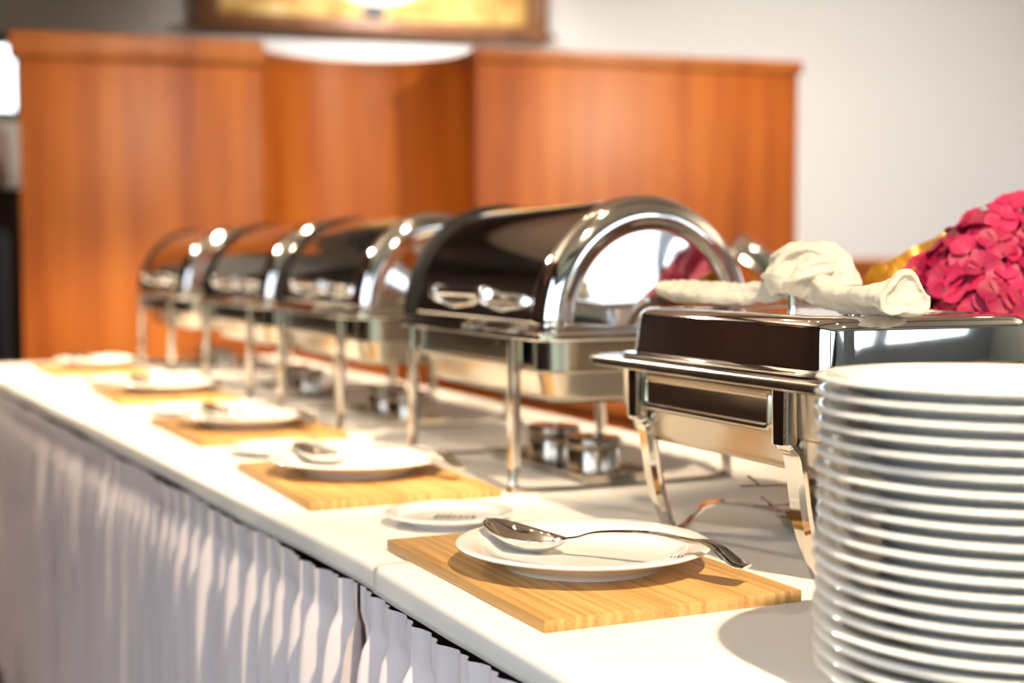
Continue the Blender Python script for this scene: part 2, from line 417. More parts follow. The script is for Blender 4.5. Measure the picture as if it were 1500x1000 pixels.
part_room(MB().box((.72, V1 - .03, zb + .10), (2.48, V1 - .01, zb + 1.0)), 'canvas', M_canvas, t)
def disc_uz(cu, cz, ru, rz_, v): 
    return MB().loft([[Vector((cu + ru * math.cos(a), v + dv, cz + rz_ * math.sin(a))) for a in [2 * PI * k / 40 for k in range(40)]] for dv in (0, .003)], True, True)
part_room(disc_uz(1.60, zb + .42, .34, .24, V1 - .034), 'painted_disc', M_discp, t)
part_room(disc_uz(1.58, zb + .145, .075, .04, V1 - .037), 'painted_blot', M_blob, t)
# far left: dark cupboard and armchair in front of the window
t = thing('dark_cupboard', 'dark wooden cupboard below the far window at the left edge', 'cupboard', room(-.9, 7.7))
part_room(MB().rbox((-1.46, 7.45, 0), (-.3, 7.95, 1.55), .01), 'body', M_darkwood, t)
for k in range(2):
    d = part_room(MB().rbox((-1.44 + .57 * k, 7.425, .1), (-.89 + .57 * k, 7.45, 1.5), .006), 'door', M_darkwood, t)
M_pink = mat('pale_rose_fabric', (0.45, 0.33, 0.31), .8); M_slate = mat('slate_leather', (0.045, 0.055, 0.075), .5)
t = thing('armchair', 'dark slate armchair seen past the left partition edge', 'armchair', room(-.9, 6.9))
part_room(MB().rbox((-1.35, 6.6, .12), (-.35, 7.3, .48), .05, 3), 'seat', M_slate, t)
part_room(MB().rbox((-1.35, 7.15, .4), (-.35, 7.35, 1.35), .05, 3), 'backrest', M_slate, t)
part_room(MB().rbox((-.5, 6.6, .4), (-.34, 7.2, .72), .04, 3), 'armrest', M_slate, t)
part_room(MB().rbox((-1.36, 6.6, .4), (-1.2, 7.2, .72), .04, 3), 'armrest', M_slate, t)
for (a, b) in ((-1.3, 6.65), (-.46, 6.65), (-1.3, 7.22), (-.46, 7.22)):
    part_room(MB().rbox((a, b, 0), (a + .06, b + .06, .13), .005), 'leg', M_darkwood, t)
t = tag(RX(MB().rbox((-.95, 7.5, 1.55), (-.36, 7.8, 1.87), .06, 3)).build('cushion', M_pink), 'dull rose cushion on the dark cupboard at the left edge', 'cushion')
# ------------------------------------------------------------------ side counter behind the buffet
t = thing('side_counter', 'long cherry wood counter standing behind the buffet table', 'counter', (2.1, 3.0, 0))
def pw(b, name, m, root, inv=None):      # parts given in world coordinates
    o = b.build(name, m, root); o.matrix_parent_inverse = Matrix.Translation(-root.location); return o
pw(MB().rbox((1.80, 1.9, 0), (2.6, 4.4, T - .06), .004), 'body', M_cherry, t)
pw(MB().rbox((1.77, 1.87, T - .06), (2.63, 4.43, T - .025), .006), 'countertop', M_cherry_cap, t)
for k in range(4): pw(MB().rbox((1.785, 1.93 + .62 * k, .08), (1.80, 2.51 + .62 * k, T - .09), .004), 'door', M_cherry, t)
# ------------------------------------------------------------------ buffet tables
def edge_x(y):     # front edge of the row of tables
    return 0.535 if y < 1.53 else 0.535 - 0.052 * (y - 1.53)
def table(y0, y1, label):
    t = thing('banquet_table', label, 'table', ((edge_x(y0) + 1.39) / 2, (y0 + y1) / 2, 0))
    g = .004
    def quad(x_in, z0, z1, ins=0):
        lo = [(edge_x(y0 + g) + x_in, y0 + g + ins), (1.385 - x_in, y0 + g + ins), (1.385 - x_in, y1 - g - ins), (edge_x(y1 - .02) + x_in, y1 - g - ins)]
        b = MB(); r0 = [Vector((x, y, z0)) for x, y in lo]; r1 = [Vector((x, y, z1)) for x, y in lo]
        return b.loft([r0, r1], True, True)
    pw(quad(0, T - .035, T - .003), 'tabletop', M_tablewood, t)
    pw(quad(.05, T - .10, T - .035, .05), 'apron', M_tablewood, t)
    for (x, y) in ((edge_x(y0) + .08, y0 + .08), (1.32, y0 + .08), (edge_x(y1) + .10, y1 - .08), (1.32, y1 - .08)):
        pw(MB().rbox((x - .02, y - .02, 0), (x + .02, y + .02, T - .10), .003), 'leg', M_tablewood, t)
table(.42, 1.53, 'nearest banquet table carrying the plate stack, wood edge showing under the cloth')
table(1.53, 3.20, 'middle banquet table of the row, under the long white cloth')
table(3.20, 4.85, 'farthest banquet table of the row, under the end of the long cloth')
random.seed(4)
def tablecloth(y0, y1, lift, label, dy=.016, back_drop=.22):
    rows = []
    ny = int((y1 - y0) / dy)
    for j in range(ny + 1):
        y = y0 + (y1 - y0) * j / ny
        xe = edge_x(y) - .008; row = []
        wob = .004 * noise.noise(Vector((y * 3.1, lift * 90, 0))) + .002 * noise.noise(Vector((y * 9.0, 5, 0)))
        dr = .020 + .012 * noise.noise(Vector((y * 1.7, 3.3, lift * 50)))
        for q in (1.0, .66, .33): row.append(Vector((xe - .006 - lift + wob * q, y, T - .007 - (dr) * q)))
        for a in (0, 22, 45, 67, 90):
            a = math.radians(a); row.append(Vector((xe + .001 - .007 * math.cos(a) - lift, y, T - .007 + .009 * math.sin(a) + lift)))
        nx = 44
        for i in range(1, nx + 1):
            x = xe + .01 + (1.385 - xe - .01) * i / nx
            h = noise.noise(Vector((x * 4, y * 3, lift * 77))) * .0007 + .0010 * math.exp(-((y - (y0 + .9) - .05 * math.sin(x * 5)) / .006) ** 2)
            row.append(Vector((x, y, T + .0022 + lift + h)))
        row.append(Vector((1.396, y, T - .004 + lift)))
        for q in (.25, .5, .75, 1): row.append(Vector((1.398 + lift + .006 * math.sin(y * 22) * q, y, T - .01 - back_drop * q)))
        rows.append(row)
    # folded far end
    o = MB().grid(rows).build('tablecloth', M_cloth, smooth=60)
    md = o.modifiers.new('thick', 'SOLIDIFY'); md.thickness = .0012; md.offset = 1
    return tag(o, label, 'tablecloth')
tablecloth(1.40, 4.87, 0.0, 'long white tablecloth over the far tables, running under the roll-top chafers')
tablecloth(.40, 1.47, 0.0016, 'white tablecloth on the nearest table, lapping over the far cloth')
def skirt(y0, y1, label, seed, dy=.003):
    rng = random.Random(seed)
    # pleat positions
    ph = []; y = y0
    cuts = [y0]
    while y < y1: y += rng.uniform(.050, .085); cuts.append(y)
    def phase(y):
        for i in range(len(cuts) - 1):
            if cuts[i] <= y <= cuts[i + 1]: return i + (y - cuts[i]) / (cuts[i + 1] - cuts[i])
        return 0
    zs = [0, -.004, -.010, -.02, -.03, -.04, -.048, -.06, -.08, -.11, -.15, -.2, -.27, -.35, -.45, -.56, -.68, -.79]
    cols = []; n = int((y1 - y0) / dy)
    amps = [rng.uniform(.6, 1.25) for _ in cuts] + [1, 1]
    for j in range(n + 1):
        y = y0 + (y1 - y0) * j / n; p = phase(y); i = int(p); col = []
        a_ = amps[i] * (1 - (p - i)) + amps[i + 1] * (p - i)
        sag = -.006 * (1 - math.cos(2 * PI * (y - y0) / .35)) * .5 - .003 * noise.noise(Vector((y * 8, 1, seed)))
        for z in zs:
            d = -z
            tw = .18 * noise.noise(Vector((y * 3, d * 3, seed)))
            s_ = .5 + .5 * math.cos(2 * PI * (p + tw * min(1, d * 4)))
            k = min(1, max(0, d - .038) / .13); a = .0060 * a_ + .050 * a_ * k ** .7; s2 = s_ ** (1.2 + .9 * k)
            s2 += (.26 * math.cos(4 * PI * p + 1.1) + .16 * math.cos(6 * PI * p)) * (1 - k)
            low = .010 * min(1, d * 3) * noise.noise(Vector((y * 7, d * 1.5, 9 + seed)))
            pinch = -.0025 * math.exp(-((d - .045) / .008) ** 2)
            xx = edge_x(y) - .010 + .62 * (a - .006) - a * s2 - low * .6 - pinch - .004 * min(1, d * 1.3)
            zz = T - .031 + sag * (1 if d < .2 else .5) + z
            yy = y + (.009 * min(1, max(0, d - .04) * 6)) * math.sin(2 * PI * p + 1.3)
            col.append(Vector((xx, yy, zz)))
        cols.append(col)
    o = MB().grid(cols).build('table_skirt', M_skirt, smooth=180)
    return tag(o, label, 'table skirt')
skirt(.42, 1.530, 'short pleated pale skirt on the nearest table, right of the dark seam', 3)
skirt(1.526, 4.85, 'long pleated pale skirt along the far tables, left of the dark seam', 8, .0045)
# ------------------------------------------------------------------ cutting boards
bprof = [(.013, 0), (.0, .0)]
board = thing('cutting_board', 'nearest bamboo board, beside the tall stack of plates', 'cutting board', (.7, 1.333, T + .0045), 0, 'bamboo boards under the serving plates')
MB().rbox((-.141, -.205, 0), (.141, .205, .0125), .0014, 2).build('slab', M_bamboo, board)
BZ = T + .0045 + .0125
for (x, y, rz, lb) in ((.697, 2.028, -.01, 'second nearest bamboo board, behind the small printed side plate'),
                       (.703, 2.745, .03, 'third nearest bamboo board, middle of the row of five'),
                       (.70, 3.53, .0, 'fourth nearest bamboo board, second from the far end'),
                       (.66, 4.42, .03, 'farthest bamboo board, at the left end of the table')):
    dup(board, (x, y, T + .003), rz, lb)
# ------------------------------------------------------------------ plates
def plate_prof(R, h, foot, well, th=.0038):
    return [(.0005, .0030), (foot - .004, .0030), (foot - .003, 0), (foot + .001, 0), (foot + .0035, .004), (well + .004, h * .30), (R * .80, h * .62), (R - .004, h - .0045), (R - .0012, h - .0035),
            (R, h - .002), (R - .0012, h - .0004), (R - .004, h), (R * .82, h - .0035), (well + .012, h - .0075), (well + .004, h * .45 + .001), (well - .004, .0085), (foot * .6, .0070), (.0005, .0068)]
def plate(name, R, h, foot, well):
    b = MB().lathe(plate_prof(R, h, foot, well), n=72, cap0=False)
    return b
sp = thing('serving_plate', 'white plate on the nearest bamboo board, largest in view', 'plate', (.70, 1.32, BZ + .0003), 0, 'serving plates on the boards')
plate('p', .1355, .026, .082, .092).build('plate_body', M_china, sp, 50)
# ------------------------------------------------------------------ serving spoon
def spoon_parts(root):
    b = MB(); nu, nv = 26, 13; rows = []
    for i in range(nu + 1):
        s_ = i / nu                                   # 0 tip .. 1 neck
        x = -.052 + .106 * s_
        wd = .0335 * (max(0.0, math.sin(PI * min(1, s_ ** .85))) ** .55) * (1 - .12 * s_)
        if s_ > .93: wd = max(wd * .6, .0055)
        if s_ == 0: wd = .002
        zed = .022 - .012 * s_ + .006 * (2 * s_ - 1) ** 2
        dep = .0175 * math.sin(PI * s_) ** .8
        row = []
        for j in range(nv + 1):
            q = -1 + 2 * j / nv
            row.append(Vector((x, wd * q, zed - dep * (1 - q * q) ** .8 if abs(q) < 1 else zed)))
        rows.append(row)
    b.grid(rows)
    o = b.build('bowl', M_spoon, root, 180); md = o.modifiers.new('t', 'SOLIDIFY'); md.thickness = .0014; md.offset = 1
    path = bez([(.050, 0, .0165), (.066, 0, .020), (.085, 0, .0265), (.12, 0, .0315), (.16, 0, .033), (.195, 0, .030), (.210, 0, .0305), (.225, 0, .027), (.238, 0, .0185), (.248, 0, .0125), (.258, 0, .0105)], 5)
    sc = lerp_list([.62, .55, .6, .8, 1.0, 1.25, 1.7, 2.4, 2.9, 3.0, 2.4], 5)
    MB().sweep(path, flat(.0105, .0030, .0010), scales=[(k, 1.0) for k in sc]).build('handle', M_spoon, root, 40)
AX = math.atan2(-.216, .137)
spoon = thing('serving_spoon', 'steel serving spoon on the nearest white plate, hooked handle towards the plate stack', 'spoon', (.660, 1.378, BZ + .0095), AX, 'serving spoons on the plates')
spoon_parts(spoon)
PL = [(.703, 2.062, 'white plate on the second nearest board, spoon across it', 'second nearest steel serving spoon, lying across its plate'),
      (.709, 2.735, 'white plate on the third nearest bamboo board', 'blurred steel spoon on the third nearest plate'),
      (.712, 3.53, 'white plate on the fourth nearest bamboo board', 'blurred steel spoon on the fourth nearest plate'),
      (.690, 4.43, 'farthest white serving plate, at the left end', 'farthest steel spoon, on the last plate at the left')]
for k, (x, y, l1, l2) in enumerate(PL):
    dup(sp, (x, y, BZ - .0012), .3 * k, l1)
    dup(spoon, (x - .040, y + .058, BZ + .008), AX + (.06, -.08, .05, 0)[k], l2)
# small side plates
sd = thing('side_plate', 'small white side plate with grey lettering, between the two nearest boards', 'side plate', (.692, 1.672, T + .003), 0, 'small white side plates')
plate('p', .083, .0165, .050, .056).build('plate_body', M_china, sd, 50)
sd0 = sd
dup(sd, (.672, 2.395, T + .003), 0, 'small white side plate behind the second nearest board')
dup(sd, (.665, 3.12, T + .003), 0, 'small white side plate behind the third nearest board')
dup(sd, (.650, 3.97, T + .003), 0, 'small white side plate between the two farthest boards')
# blurred lettering: small grey strokes printed in the well (kept as flat print on the china)
def strokes(seed, n, wd, ht, lw):
    rng = random.Random(seed); b = MB(); x = -wd / 2
    for k in range(n):
        h_ = ht * rng.choice((1, .55, .6, 1)); sl = .25 * h_
        b.add([(x, 0, 0), (x + lw, 0, 0), (x + lw + sl, h_, 0), (x + sl, h_, 0)], [(0, 1, 2, 3)])
        if k % 2 == 0: b.add([(x, 0, 0), (x + wd / n * .8, 0, 0), (x + wd / n * .8, lw, 0), (x, lw, 0)], [(0, 1, 2, 3)])
        x += wd / n
    return b
o = strokes(2, 7, .056, .026, .0034).build('lettering', M_print, sd); o.location = (.002, -.014, .0090); o.rotation_euler = (0, 0, -.42)
o = strokes(5, 4, .014, .010, .0016).build('lettering', M_print, sp); o.location = (.046, -.114, .0252); o.rotation_euler = (0, 0, -.42)
# ------------------------------------------------------------------ tall stack of plates
SX, SY = .804, .829
NST = 20; step = .0118
ords = ['', 'topmost', 'second', 'third', 'fourth', 'fifth', 'sixth', 'seventh', 'eighth', 'ninth', 'tenth', 'eleventh', 'twelfth', 'thirteenth', 'fourteenth', 'fifteenth', 'sixteenth', 'seventeenth', 'eighteenth', 'nineteenth', 'lowest']
dp = thing('dinner_plate', 'lowest dinner plate of the tall stack at the right edge', 'plate', (SX, SY, T + .0045), 0, 'dinner plates in the tall stack')
MB().lathe(plate_prof(.1405, .0225, .088, .100), n=128).build('plate_body', M_china, dp, 50)
rng = random.Random(5)
for k in range(1, NST):
    i = NST - k
    lb = 'topmost dinner plate of the tall stack, its white well visible' if i == 1 else '%s dinner plate from the top of the tall stack' % ords[i]
    dup(dp, (SX + rng.uniform(-.0016, .0016), SY + rng.uniform(-.0016, .0016), T + .0045 + k * step), rng.uniform(0, 6), lb)
# ------------------------------------------------------------------ chafing dishes
def leg_upper(b, x, y, z0, z1, wd, dpth):
    r = wd * .28
    lo = rrect(wd / 2, dpth / 2, r, z0, 2, x, y); lo2 = rrect(wd / 2 * .8, dpth / 2 * .8, r * .8, z0 - .004, 2, x, y); hi = rrect(wd / 2, dpth / 2, r, z1, 2, x, y)
    return b.loft([lo2, lo, hi], True, True)
def rect_chafer(label, loc, HX, HY, leg_y, lid_open=0.0, lean=.042, rz=0, detail=True):
    """local frame: origin on the table below the centre; -x is the front, y the length"""
    t = thing('chafing_dish', label, 'chafing dish', loc, rz, None)
    RZ = .2145
    # stand frame: rim flange
    b = MB()
    r_ = .055
    b.loft([rrect(HX - .030, HY - .045, .03, RZ - .010), rrect(HX - .004, HY - .004, r_, RZ - .012), rrect(HX, HY, r_, RZ - .009), rrect(HX, HY, r_, RZ - .003),
            rrect(HX - .002, HY - .002, r_, RZ), rrect(HX - .012, HY - .014, .045, RZ + .0015), rrect(HX - .03, HY - .045, .03, RZ + .002), rrect(HX - .030, HY - .045, .03, RZ - .010)])
    b.build('stand_rim', M_satin, t)
    # aprons with embossed band
    for sx_ in (-1, 1):
        x = sx_ * (HX - .022); b = MB()
        ay = leg_y[1] - .012; by = leg_y[0] + .012
        b.rbox((x - .0015, by, RZ - .060), (x + .0015, ay, RZ - .011), .001, 1)
        n_ = 6; cy_ = (ay + by) / 2; hy_ = (ay - by) / 2 - .006; loops = []
        for (ins, out) in ((0, .001), (.0015, .004), (.004, .0055), (.007, .005), (.009, .002), (.011, .0015)):
            ring = rrect(.0225 - ins, hy_ - ins, max(.002, .009 - ins * .6), 0, 4)
            loops.append([Vector((x + sx_ * (.0015 + out), cy_ + p.y, RZ - .0365 + p.x)) for p in ring])
        b.loft(loops, False, True)
        b.build('apron', M_satin, t)
    # water pan
    b = MB(); px, py = HX - .026, HY - .050
    b.loft([rrect(px + .006, py + .006, .045, RZ + .001), rrect(px, py, .04, RZ - .01), rrect(px - .002, py - .002, .04, RZ - .06), rrect(px - .003, py - .003, .04, RZ - .062),
            rrect(px - .006, py - .006, .04, RZ - .066), rrect(px - .010, py - .012, .045, .126), rrect(px - .015, py - .018, .045, .117), rrect(px - .027, py - .030, .04, .113)], False, True)
    b.build('water_pan', M_satin, t)
    # legs
    for sx_ in (-1, 1):
        for ly in leg_y:
            x = sx_ * (HX - .020); sgn = 1 if sx_ < 0 else -1
            b = MB(); leg_upper(b, x, ly, .146, RZ - .009, .021, .024)
            lg = b.build('leg', M_leg, t, 25)
            pth = bez([(x, ly, .150), (x + sgn * .006, ly, .142), (x + sgn * .014, ly, .128), (x + sgn * (lean * .62), ly, .06), (x + sgn * lean, ly, .016), (x + sgn * (lean + .006), ly, .0)], 4)
            sc = lerp_list([.6, .85, 1.0, 1.0, .8, .7], 4)
            MB().sweep(pth, flat(.028, .015, .005), up=Vector((1, 0, 0)), scales=sc).build('foot', M_leg, lg, 25)
    # lid
    lx, ly_ = HX - .030, HY - .072
    b = MB(); z0 = 0.0; H_ = .0585
    lp = [rrect(lx + .003, ly_ + .002, .045, z0 - .001), rrect(lx + .012, ly_ + .012, .05, z0 - .001), rrect(lx + .013, ly_ + .013, .05, z0 + .001), rrect(lx + .012, ly_ + .012, .05, z0 + .003), rrect(lx + .001, ly_ + .001, .045, z0 + .0045),
          rrect(lx - .001, ly_ - .001, .043, z0 + .010), rrect(lx - .004, ly_ - .005, .042, z0 + H_ - .014)]
    for a in (20, 40, 60, 80):
        a = math.radians(a); lp.append(rrect(lx - .004 - .013 * (1 - math.cos(a)), ly_ - .005 - .013 * (1 - math.cos(a)), .042, z0 + H_ - .014 + .013 * math.sin(a)))
    lp += [rrect(lx - .025, ly_ - .026, .038, z0 + H_), rrect(lx - .040, ly_ - .042, .03, z0 + H_), rrect(lx - .044, ly_ - .046, .03, z0 + H_ - .0025), rrect(lx - .06, ly_ - .06, .025, z0 + H_ - .003)]
    b.loft(lp, False, True)
    hx_ = Matrix.Translation((lx, 0, RZ + .004)) @ Matrix.Rotation(lid_open, 4, 'Y') @ Matrix.Translation((-lx, 0, 0))
    b.xf(hx_)
    lid = b.build('lid', M_lid, t, 40)
    # handle: two posts and a bar
    b = MB()
    for yy in (-.055, .055): b.tube([(0, yy, H_ - .004), (0, yy, H_ + .019)], .0048, 12)
    b.tube(bez([(0, -.075, H_ + .024), (0, -.055, H_ + .0245), (0, 0, H_ + .026), (0, .055, H_ + .0245), (0, .075, H_ + .024)], 4), .0062, 12)
    b.xf(hx_); b.build('handle', M_chrome, lid)
    return t
c1 = rect_chafer('nearest chafing dish, rectangular lid with a knotted napkin on its handle', (1.028, 1.350, T + .0045), .178, .280, (-.150, .150))
c1o = rect_chafer('half open rectangular chafing dish on the counter behind the buffet', (2.10, 2.99, T - .024), .178, .280, (-.15, .15), lid_open=math.radians(34), rz=-.60)

def roll_chafer(label, loc, rz=0, group=None):
    t = thing('chafing_dish', label, 'chafing dish', loc, rz, group)
    HX, HY, RZ = .190, .298, .235
    b = MB(); r_ = .035
    b.loft([rrect(HX - .03, HY - .03, .02, RZ - .010), rrect(HX - .003, HY - .003, r_, RZ - .011), rrect(HX, HY, r_, RZ - .008), rrect(HX, HY, r_, RZ - .002), rrect(HX - .003, HY - .003, r_, RZ + .001),
            rrect(HX - .012, HY - .012, .03, RZ + .0015), rrect(HX - .015, HY - .015, .03, RZ + .004), rrect(HX - .03, HY - .03, .02, RZ + .004), rrect(HX - .03, HY - .03, .02, RZ - .010)])
    b.build('stand_rim', M_chrome, t)
    for sx_ in (-1, 1):
        x = sx_ * (HX - .018); b = MB()
        b.rbox((x - .0015, -.205, RZ - .052), (x + .0015, .205, RZ - .010), .001, 1)
        b.tube([(x + sx_ * .001, -.205, RZ - .050), (x + sx_ * .001, .205, RZ - .050)], .0055, 10)
        b.build('apron', M_satin, t)
    b = MB(); px, py = HX - .030, HY - .030
    b.loft([rrect(px + .006, py + .006, .05, RZ), rrect(px + .001, py + .001, .05, RZ - .004), rrect(px, py, .05, RZ - .055), rrect(px - .004, py - .004, .05, RZ - .058), rrect(px - .006, py - .006, .05, RZ - .062),
            rrect(px - .012, py - .012, .05, .145), rrect(px - .018, py - .018, .05, .136), rrect(px - .030, py - .030, .045, .131)], False, True)
    b.build('water_pan', M_satin, t)
    for sx_ in (-1, 1):
        for ly in (-.195, .225):
            x = sx_ * (HX - .010)
            b = MB(); leg_upper(b, x, ly, .040, RZ - .009, .017, .017)
            lg = b.build('leg', M_leg, t, 25)
            MB().sweep(bez([(x, ly, .048), (x, ly, .03), (x + sx_ * .002, ly, .012), (x + sx_ * .004, ly, 0)], 4), flat(.016, .013, .004), up=Vector((1, 0, 0))).build('foot', M_leg, lg, 25)
    for ly in (-.195, .225):       # floor rails between front and rear feet
        xx = HX - .010
        MB().sweep(bez([(-xx, ly, .012), (-xx + .03, ly - .004, .005), (0, ly - .012, .004), (xx - .03, ly - .004, .005), (xx, ly, .012)], 6), flat(.010, .004, .0012)).build('floor_rail', M_darkmetal, t)
    # domed lid
    Rx, Rz, Z0 = .174, .190, RZ + .004; n = 40
    def arc(s_, y, out=0.0):
        return [Vector((-(s_ * Rx + out) * math.cos(PI * k / n), y, Z0 + .001 + (s_ * Rz + out) * math.sin(PI * k / n))) for k in range(n + 1)]
    ye = HY - .016
    cov = MB().grid([arc(1, -ye + .040, -.0030), arc(1, -ye + .042, -.0030), arc(1, -ye + .046, -.0030), arc(1, 0, -.0030), arc(1, ye - .036, -.0030), arc(1, ye - .032, -.0030), arc(1, ye - .030, -.0030)]).build('roll_cover', M_lid, t, 180)
    md = cov.modifiers.new('t', 'SOLIDIFY'); md.thickness = .0012
    def endcap(sg, band):
        prof = [(.99, band), (1.0, band - .001), (1.004, band - .004), (1.003, band - .010), (.996, band * .48), (.982, band * .32), (.960, band * .18), (.93, .006), (.895, .002), (.86, .0003), (.83, .0), (.81, .001), (.79, .004), (.775, .0058), (.72, .0060), (.5, .0025), (.25, .0007), (.0, .0)]
        rows = [arc(s_, sg * (ye - d)) for s_, d in prof]
        return MB().grid(rows)
    o = endcap(-1, .046).build('end_cap', M_lid, t, 50); md = o.modifiers.new('t', 'SOLIDIFY'); md.thickness = .001
    o = endcap(1, .012).build('end_cap', M_lid, t, 50); md = o.modifiers.new('t', 'SOLIDIFY'); md.thickness = .001
    o = MB().grid([arc(1, ye - .032, -.004), arc(1, ye - .032, .0040), arc(1, ye - .003, .0040), arc(1, ye + .001, .001), arc(.95, ye + .001, .0)]).build('dark_reflection_arch', M_black, t, 30)  # black arch stands in for the dark reflection at the far lid end
    o['label'] = 'black arch for the dark reflection at the lid end'
    # front handle on the roll cover
    def onc(ang, off): a = math.radians(ang); return (-(Rx + off) * math.cos(a), Z0 + (Rz + off) * math.sin(a))
    hb = MB(); xa, za = onc(14, -.004); xb, zb_ = onc(14, .030)
    for yy in (-.125, .065):
        pts = [Vector((xa, yy, za)), Vector((xb, yy, zb_ + .004)), Vector((xb - .003, yy, zb_ - .016)), Vector((xa - .004, yy, za - .020))]
        hb.tube([pts[0], pts[1], pts[2], pts[3]], .0042, 8, up=Vector((0, 1, 0)))
    hb.tube([(xb, -.140, zb_ - .005), (xb, .080, zb_ - .005)], .0075, 14)
    for yy in (-.125, .065): hb.rbox((xb - .010, yy - .009, zb_ - .015), (xb + .010, yy + .009, zb_ + .005), .003, 2)
    hb.build('handle', M_chrome, t)
    return t
G = 'roll-top chafing dishes in the row'
c2 = roll_chafer('nearest roll-top chafing dish with domed chrome lid, behind the rectangular one', (1.050, 2.040, T + .0026), math.radians(-1.0), G)
dup(c2, (1.055, 2.860, T + .0026), math.radians(0), 'second roll-top chafing dish from the near end of the row')
dup(c2, (1.045, 3.530, T + .0026), math.radians(1.0), 'third roll-top chafing dish from the near end of the row')
dup(c2, (1.040, 4.420, T + .0026), math.radians(1.0), 'farthest roll-top chafing dish, by the left wooden partition')
# ------------------------------------------------------------------ burner trays and fuel burners
def burner(label, loc, rz=0, group='fuel burners under the chafing dishes', R=.041, h=.044):
    t = thing('fuel_burner', label, 'burner', loc, rz, group)
    MB().lathe([(.001, .001), (R - .003, 0), (R, .003), (R, h - .003), (R - .002, h)], n=40, cap0=True).build('can', M_satin, t)
    MB().lathe([(R - .003, h - .001), (R + .0015, h + .001), (R + .003, h + .004), (R + .003, h + .015), (R + .001, h + .0185), (R - .006, h + .019), (R * .42, h + .019), (R * .40, h + .015), (.001, h + .0145)], n=40).build('damper_lid', M_darkmetal, t)
    b = MB().sweep([(-R - .072, 0, h + .006), (-R - .04, 0, h + .0065), (-R + .004, 0, h + .008)], flat(.008, .0022, .0007))
    b.sweep([(-R - .048, 0, h + .007), (-R - .062, 0, h + .018)], flat(.006, .0025, .0008))
    b.build('lever', M_darkmetal, t)
    return t
def tray(label, loc, hx, hy, r, rz=0):
    t = MB().loft([rrect(hx - .008, hy - .008, r * .8, .0), rrect(hx - .004, hy - .004, r, .003), rrect(hx - .001, hy - .001, r, .011), rrect(hx + .003, hy + .003, r, .013), rrect(hx + .003, hy + .003, r, .0142),
                   rrect(hx - .002, hy - .002, r, .013), rrect(hx - .006, hy - .006, r * .9, .004), rrect(hx - .010, hy - .010, r * .8, .002)], True, True).build('burner_tray', M_satin)
    t.location = loc; t.rotation_euler = (0, 0, rz)
    return tag(t, label, 'tray', 'steel trays under the chafing dishes')
nm = ['nearest roll-top chafing dish', 'second roll-top chafing dish', 'third roll-top chafing dish', 'farthest roll-top chafing dish']
b0 = None
for k, (x, y) in enumerate(((1.050, 2.040), (1.055, 2.860), (1.045, 3.530), (1.04, 4.42))):
    tray('steel burner tray under the %s' % nm[k], (x - .0, y - .005, T + .0035), .062, .17, .006, (.02, -.03, .05, 0)[k])
    for j, dy in enumerate((-.115, .045)):
        lb = '%s fuel burner under the %s' % (('near', 'far')[j], nm[k])
        loc = (x - .012 + .012 * j, y + dy, T + .0058)
        if b0 is None: b0 = burner(lb, loc, -.9)
        else: dup(b0, loc, rng.uniform(-.6, .6) - (.9 if k == 0 else 0), lb)
# burner rest of the nearest dish: bent strap, round-ended tray, burner with two levers
st = thing('burner_rest', 'bent steel strap rest under the rectangular chafing dish', 'stand', (1.0, 1.45, T + .0045))
pth = bez([(.925, 1.492, .0), (.933, 1.488, .006), (.950, 1.478, .028), (.962, 1.471, .034), (.980, 1.462, .034), (1.010, 1.446, .029), (1.040, 1.432, .022)], 5)
o = MB().sweep([Vector((p.x, p.y, p.z + T + .0062)) for p in pth], flat(.030, .0050, .0014)).build('strap', M_chrome, st); o.matrix_parent_inverse = Matrix.Translation(-st.location)
tray('round-ended steel tray under the rectangular chafing dish', (1.085, 1.405, T + .0110), .054, .062, .050, .1)
bb = dup(b0, (1.088, 1.402, T + .0135), -.42, 'fuel burner under the rectangular chafing dish, levers sticking out left')
lv = [c for c in bb.children if c.name.startswith('lever')][0].copy(); C.objects.link(lv); lv.parent = bb; lv.location = (.012, .012, -.024); lv.rotation_euler = (0, 0, .22)
